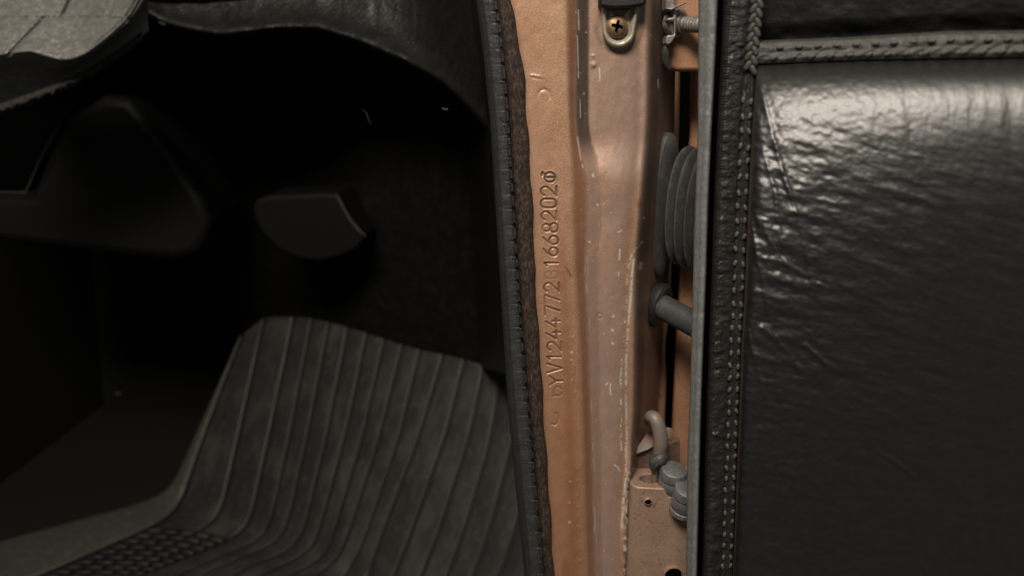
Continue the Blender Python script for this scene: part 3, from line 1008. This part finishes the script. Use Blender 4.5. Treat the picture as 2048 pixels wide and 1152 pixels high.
h = h + (fnoise(Xl*.045, Yl*.012, 175, 3)-.5)*.0006*sst(20, 120, vv)*sst(120, 300, uu_)
h = h + (fnoise(Xl*.10, Yl*.12, 179, 2)-.5)*.0007*np.exp(-uu_/260)
h[:, 0] = -.006
h[-1, :] = -.006
grid('padded_panel', dr_(Xl, Yl, h), m_vinyl, door)
prism('lower_tab', [dr_(np.array(x), np.array(y), np.array(.006)) for x, y in [(1466, 1146), (1476, 1140), (1496, 1146), (1512, 1160), (1512, 1200), (1466, 1200)]], tuple(-.006*DN), m_flange, door, .001)

# ================================================================== FLOOR MAT
def cast2(px, py, lift=0.0):
    A = np.array([-.46, .50, ZF])
    nf = np.array([0, 0, 1.])
    a = onp(np.array(340.), np.array(1000.), A*0+np.array([0, 0, ZF]), nf)
    b = onp(np.array(620.), np.array(1130.), np.array([0, 0, ZF]), nf)
    t_ = onp(np.array(500.), np.array(640.), np.array([0, 0, -.20]), nf)
    n2 = np.cross(b-a, t_-a)
    n2 /= np.linalg.norm(n2)
    if n2[2] < 0:
        n2 = -n2
    d = rays(px, py)
    t1 = ((ZF+lift) - CAM[2])/np.where(d[..., 2] > -1e-4, -1e-4, d[..., 2])
    t2 = ((a + n2*lift - CAM) @ n2)/(d @ n2)
    k = .035
    hh = np.clip(.5+.5*(t2-t1)/k, 0, 1)
    t = t2*(1-hh) + t1*hh - k*hh*(1-hh)
    return CAM + d*t[..., None]
topx = [(480, 668), (500, 643), (520, 634), (560, 631), (625, 636), (700, 655), (800, 688), (900, 712), (1000, 738), (1120, 770)]
def ty(x):
    return float(np.interp(x, [p[0] for p in topx], [p[1] for p in topx]))
CV = [[(-160, 1128), (0, 1082), (335, 992), (400, 850), (478, 675)],
      [(-60, 1214), (85, 1152), (352, 1035), (410, 868), (486, 668)],
      [(60, 1219), (220, 1152), (440, 1045), (484, 850), (530, 634)],
      [(110, 1222), (280, 1152), (498, 1066), (545, 850), (590, 634)],
      [(190, 1226), (350, 1152), (536, 1076), (583, 860), (625, 637)],
      [(260, 1226), (410, 1148), (570, 1080), (618, 860), (660, 645)],
      [(330, 1228), (465, 1152), (602, 1090), (655, 870), (697, 655)],
      [(400, 1228), (520, 1152), (630, 1100), (690, 880), (735, 667)],
      [(470, 1228), (575, 1156), (655, 1112), (722, 890), (770, 679)],
      [(550, 1230), (630, 1156), (685, 1108), (756, 890), (806, 690)],
      [(630, 1232), (690, 1156), (726, 1092), (795, 890), (842, 700)],
      [(690, 1240), (728, 1180), (768, 1060), (840, 870), (888, 709)],
      [(750, 1240), (780, 1180), (826, 1060), (896, 860), (930, 720)],
      [(808, 1240), (834, 1180), (880, 1060), (938, 880), (970, 731)],
      [(862, 1240), (886, 1180), (930, 1060), (980, 890), (1006, 740)],
      [(914, 1240), (938, 1180), (980, 1060), (1025, 890), (1046, 750)],
      [(968, 1240), (990, 1180), (1032, 1060), (1070, 890), (1086, 760)],
      [(1020, 1245), (1044, 1185), (1082, 1060), (1115, 890), (1126, 770)],
      [(1075, 1250), (1098, 1190), (1132, 1060), (1160, 890), (1166, 780)]]
def resamp(c, n=64):
    c = np.array(c, float)
    t = np.array([0, .18, .42, .70, 1.0])
    tt = np.linspace(0, 1, n)
    a = np.stack([np.interp(tt, t, c[:, 0]), np.interp(tt, t, c[:, 1])], 1)
    e0, e1 = a[0].copy(), a[-1].copy()
    a = smooth(a, 2.4, 0)
    a[0], a[-1] = e0, e1
    return a
RC = [resamp(c) for c in CV]
mat = thing('floor_mat', 'ribbed black rubber floor mat bent up the front of the footwell', 'floor mat', tuple(cast2(np.array(500.), np.array(1060.))))
base = np.stack(RC, 1)
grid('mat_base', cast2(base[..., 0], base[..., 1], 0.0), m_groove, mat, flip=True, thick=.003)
def rib(name, A, B, ia, ib, lift=.0013, rows=None, mat_=m_mat):
    """one raised rib between two groove lines; ia, ib = inset in pixels"""
    w = B-A
    L = np.hypot(w[:, 0], w[:, 1])[:, None]
    u = w/np.maximum(L, 1e-6)
    fr = [0, .03, .10, .5, .90, .97, 1]
    lf = [-.001, lift*.75, lift, lift*1.03, lift, lift*.75, -.001]
    cols = []
    for a, l in zip(fr, lf):
        q = (A+u*ia)*(1-a) + (B-u*ib)*a
        cols.append(cast2(q[:, 0], q[:, 1], l))
    P = np.stack(cols, 1)
    P += (fnoise(np.arange(P.shape[0])[:, None]*.25+0*P[..., 0], P[..., 0]*20, int(abs(A[0, 0]))+3)-.5)[..., None]*np.array([0, -.0006, .0008])
    return grid(name, P, mat_, mat, flip=True)
rib('border', RC[0], RC[1], 0, 1.6, .005, None, m_border_glint)
# the strip next to the border is cut into tread blocks on the floor part
for i in range(1, len(RC)-1):
    A, B = RC[i], RC[i+1]
    if i > 2:
        r = rib('rib', A, B, 2.6, 2.6)
    else:
        rib('rib', A[24:], B[24:], 3.0, 3.0)
        nrow = 3 if i == 1 else 2
        for r_ in range(nrow):
            a = A*(1-r_/nrow) + B*(r_/nrow)
            b = A*(1-(r_+1)/nrow) + B*((r_+1)/nrow)
            S = np.linspace(2, 24, 17)
            for s0, s1 in zip(S[:-1], S[1:]):
                tt = np.linspace(s0+.10*(s1-s0), s1-.14*(s1-s0), 4)
                ii = np.arange(len(a))
                aa = np.stack([np.interp(tt, ii, a[:, k]) for k in (0, 1)], 1)
                bb = np.stack([np.interp(tt, ii, b[:, k]) for k in (0, 1)], 1)
                lf = np.array([-.001, .0036, .0036, -.001])
                fr = [0.06, .16, .84, .94]
                lw = [-.001, 1, 1, -.001]
                P = np.zeros((4, 4, 3))
                for jc, (fx, w0) in enumerate(zip(fr, lw)):
                    q = aa*(1-fx)+bb*fx
                    for ir in range(4):
                        up = .0042 if (w0 == 1 and 0 < ir < 3) else -.001
                        P[ir, jc] = cast2(q[ir, 0], q[ir, 1], up)
                ob = grid('tread_block', P, m_mat, mat, flip=True)

# ================================================================== DASHBOARD, LEFT
dash = thing('dashboard', 'grained grey dashboard edge with a felt lip at the top left corner', 'dashboard', tuple(at(100, 150, .28)))
def plate(name, pts, off, mat_, bevel=.002):
    return prism(name, [at(x, y, d) for x, y, d in pts], off, mat_, dash, bevel)
OFF = (0, .012, -.006)
wx = [(-90, 138), (0, 112), (40, 106), (62, 104), (92, 114), (118, 121), (142, 121), (172, 109), (205, 84), (250, 44), (270, 14), (284, -14), (300, -40)]
gx = np.linspace(-85, 296, 200)
wl = smooth(np.interp(gx, [p[0] for p in wx], [p[1] for p in wx]), 4, 0)
lowx = smooth(np.interp(gx, [-90, 0, 60, 130, 185, 230, 272, 296], [250, 220, 200, 172, 144, 114, 84, 60]), 4, 0)
g = np.concatenate([np.linspace(-1.0, 0, 110), np.linspace(0.03, 1, 40)])
Gx = np.broadcast_to(gx[None, :], (len(g), len(gx)))
Gy = np.where(g[:, None] < 0, wl[None, :] + g[:, None]*(wl[None, :]+30), wl[None, :] + g[:, None]*(lowx-wl)[None, :])
Gd = np.where(g[:, None] < 0, .245 + (wl[None, :]-Gy)*.00052, .245 + .060*(1-(1-np.clip(g[:, None], 0, 1))**2.2))
Gd = smooth(Gd, 3.0, 0)
for pts, w, dp in (([(86, 38), (52, 72), (18, 108)], 3.2, .005), ([(140, 0), (124, 33)], 2.6, .004), ([(-90, 36), (130, 35), (262, 37)], 3, .003), ([(228, -6), (213, 33)], 2.4, .004)):
    Gd = Gd + np.exp(-(dpoly(Gx, Gy, pts)/w)**2)*dp
Gd = Gd + .004*sst(30, 26, Gy)*sst(132, 138, Gx+.45*Gy)*(1-sst(216, 222, Gx+.45*Gy))
Gd = Gd + (fnoise(Gx*.3, Gy*.36, 231, 3)-.5)*.0020*sst(-.02, -.12, g)[:, None]
grid('lid', at(Gx, Gy, Gd), m_dash, dash, thick=.003)
# felt lip
fp = [(-80, 247), (0, 218), (60, 198), (130, 170), (185, 142), (230, 112), (272, 82), (284, 70)]
fx = np.linspace(-80, 284, 150)
fyv = smooth(np.interp(fx, [p[0] for p in fp], [p[1] for p in fp]), 4, 0)
f = np.linspace(0, 1, 9)
Yf = fyv[:, None] + (-11+22*f)[None, :] + ((fnoise(fx*.22, fx*0+.5, 201)-.5)*12)[:, None]*(f**2)[None, :]
Xf = np.broadcast_to(fx[:, None], Yf.shape) + 5*f[None, :]*0
dep = .279 + np.interp(f, [0, .15, .5, .85, 1], [.006, -.002, -.006, -.002, .006])[None, :] + (fnoise(Xf*.15, Yf*.2, 203)-.5)*.008
grid('felt_lip', np.transpose(at(Xf, Yf, dep), (1, 0, 2)), m_felt, dash)
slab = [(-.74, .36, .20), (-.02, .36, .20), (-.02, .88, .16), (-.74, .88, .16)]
prism('upper_block_slab', slab, (0, -.02, .10), m_trimdark, dash, .01)  # plain slab added above the footwell to block the lamp light

# vinyl pad at the end of the dashboard, rolled under along its lower edge
ep = [(240, -8), (285, 22), (330, 48), (400, 65), (445, 71), (500, 64), (560, 56), (640, 58), (720, 84), (800, 118), (880, 160), (960, 235), (1000, 290)]
ex = np.linspace(240, 1000, 240)
ey = smooth(np.interp(ex, [p[0] for p in ep], [p[1] for p in ep]), 4, 0)
s = np.array([-9, -7, -4, 0, 4, 8, 14, 22, 36, 60, 100, 150, 230, 330.])
q = np.array([.034, .022, .010, .003, .0, .0008, .004, .010, .018, .026, .033, .040, .05, .06])
Xe = np.broadcast_to(ex[None, :], (len(s), len(ex)))
Ye = ey[None, :] - s[:, None]
ybase = np.interp(ex, [240, 445, 640, 860, 960, 1000], [.36, .34, .33, .28, .16, .03])
ybase = smooth(ybase, 14, 0)
De = ybase[None, :] + q[:, None]*(np.interp(ex, [240, 860, 985], [1, 1, .45]))[None, :] + (fnoise(Xe*.03, Ye*.03, 211)-.5)*.006
pad_o = grid('dash_end_pad', at(Xe, Ye, De)[::-1], m_padv, thick=.004)
tag(pad_o, 'black leather-grained pad with a rolled, glinting lower edge at the top of the footwell', 'dash pad')

# kick panel between seal and footwell
g = np.concatenate([np.linspace(0, .08, 14), np.linspace(.1, 1, 60)])
kf = np.linspace(0, 1, 120)
Xk = np.zeros((120, len(g)))
kyy = -70 + kf*820
for it in range(2):
    Yk = (-70 + kf[:, None]*(np.interp(Xk if it else np.full_like(Xk, 900.), [p[0] for p in topx], [p[1] for p in topx]) + 78))
    Xk = (sL(Yk)+8)*(1-g)[None, :] + 455*g[None, :]
Dk = np.interp(g, [0, .02, .06, .1, .5, 1], [.004, .10, .28, .40, .52, .72])[None, :] + (fnoise(Xk*.012, Yk*.012, 221)-.5)*.02*g[None, :]
kick = grid('kick_panel', at(Xk, Yk, Dk)[:, ::-1], m_kick, thick=.003)
tag(kick, 'plain black kick panel on the footwell side, left of the seal', 'trim panel')

# console wedge at the left
con = thing('heater_console', 'dark wedge-shaped console side with an open pocket under the dashboard', 'console', tuple(at(200, 520, .45)))
body = [(60, 392), (128, 238), (205, 190), (260, 195), (340, 300), (405, 395), (422, 440), (412, 480), (395, 510), (350, 522), (260, 515), (-80, 474), (-80, 392)]
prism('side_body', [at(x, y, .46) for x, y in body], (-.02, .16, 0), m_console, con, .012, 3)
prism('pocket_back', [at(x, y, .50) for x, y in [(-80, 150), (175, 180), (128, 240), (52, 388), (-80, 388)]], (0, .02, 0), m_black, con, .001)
rim_m = m_border_glint
tube('pocket_rim_line', [at(x, y, .452) for x, y in [(-80, 384), (0, 384), (46, 384.5), (54, 378), (75, 330), (100, 282), (124, 240)]], [.0004, .0005, .0007, .0006, .0004, .0003, .0002], rim_m, con, 8)  # pale tube drawn for the bright line on the pocket edge
tube('moulding_line', [at(x, y, .455) for x, y in [(76, 372), (95, 330), (110, 290), (124, 248)]], [.0002, .0004, .0003, .0002], m_console, con, 6)

# round blower housing
bl = thing('blower_housing', 'round black blower housing with a pale strip for the glint on its rim deep in the footwell', 'blower', tuple(at(625, 500, .55)))
m_blow = rubber('blower_plastic', (.0045, .0045, .004), (.0065, .0065, .006), .2, .6, 900, .1, .1)
prism('housing_cup', [at(x, y, .44) for x, y in [(504, 412), (512, 398), (540, 391), (600, 388), (650, 386), (674, 387), (684, 404), (698, 430), (716, 455), (733, 474), (716, 497), (682, 514), (640, 524), (600, 520), (556, 501), (522, 466), (507, 436)]], (.0, .09, .0), m_blow, bl, .010, 4)
ring = [at(x, y, .4395) for x, y in [(672, 388), (680, 402), (692, 425), (705, 445), (718, 460), (731, 473)]]
tube('rim_glint', ring, [.0005, .0012, .0012, .0011, .0011, .0005], m_border_glint, bl, 10)  # pale tube laid on the rim as a painted highlight


# lint and specks
def lint(pts, r, label, y):
    o = tube('lint_fibre', [at(a, b, y) for a, b in pts], r, m_lint, None, 6, 5)
    tag(o, label, 'lint', 'lint caught on the trim')
lint([(725, 220), (733, 226), (736, 238), (742, 247)], .0002, 'thin curled pale fibre on the dark footwell side', .24)
lint([(884, 216), (890, 219), (896, 218)], .0006, 'small pale speck of lint near the seal', .105)
lint([(318, 44), (325, 48), (331, 49)], .0009, 'pale speck of lint beside the dashboard end', .30)
lint([(232, 786), (237, 788), (241, 786)], .0011, 'lone pale crumb on the dark carpet left of the mat', .62)
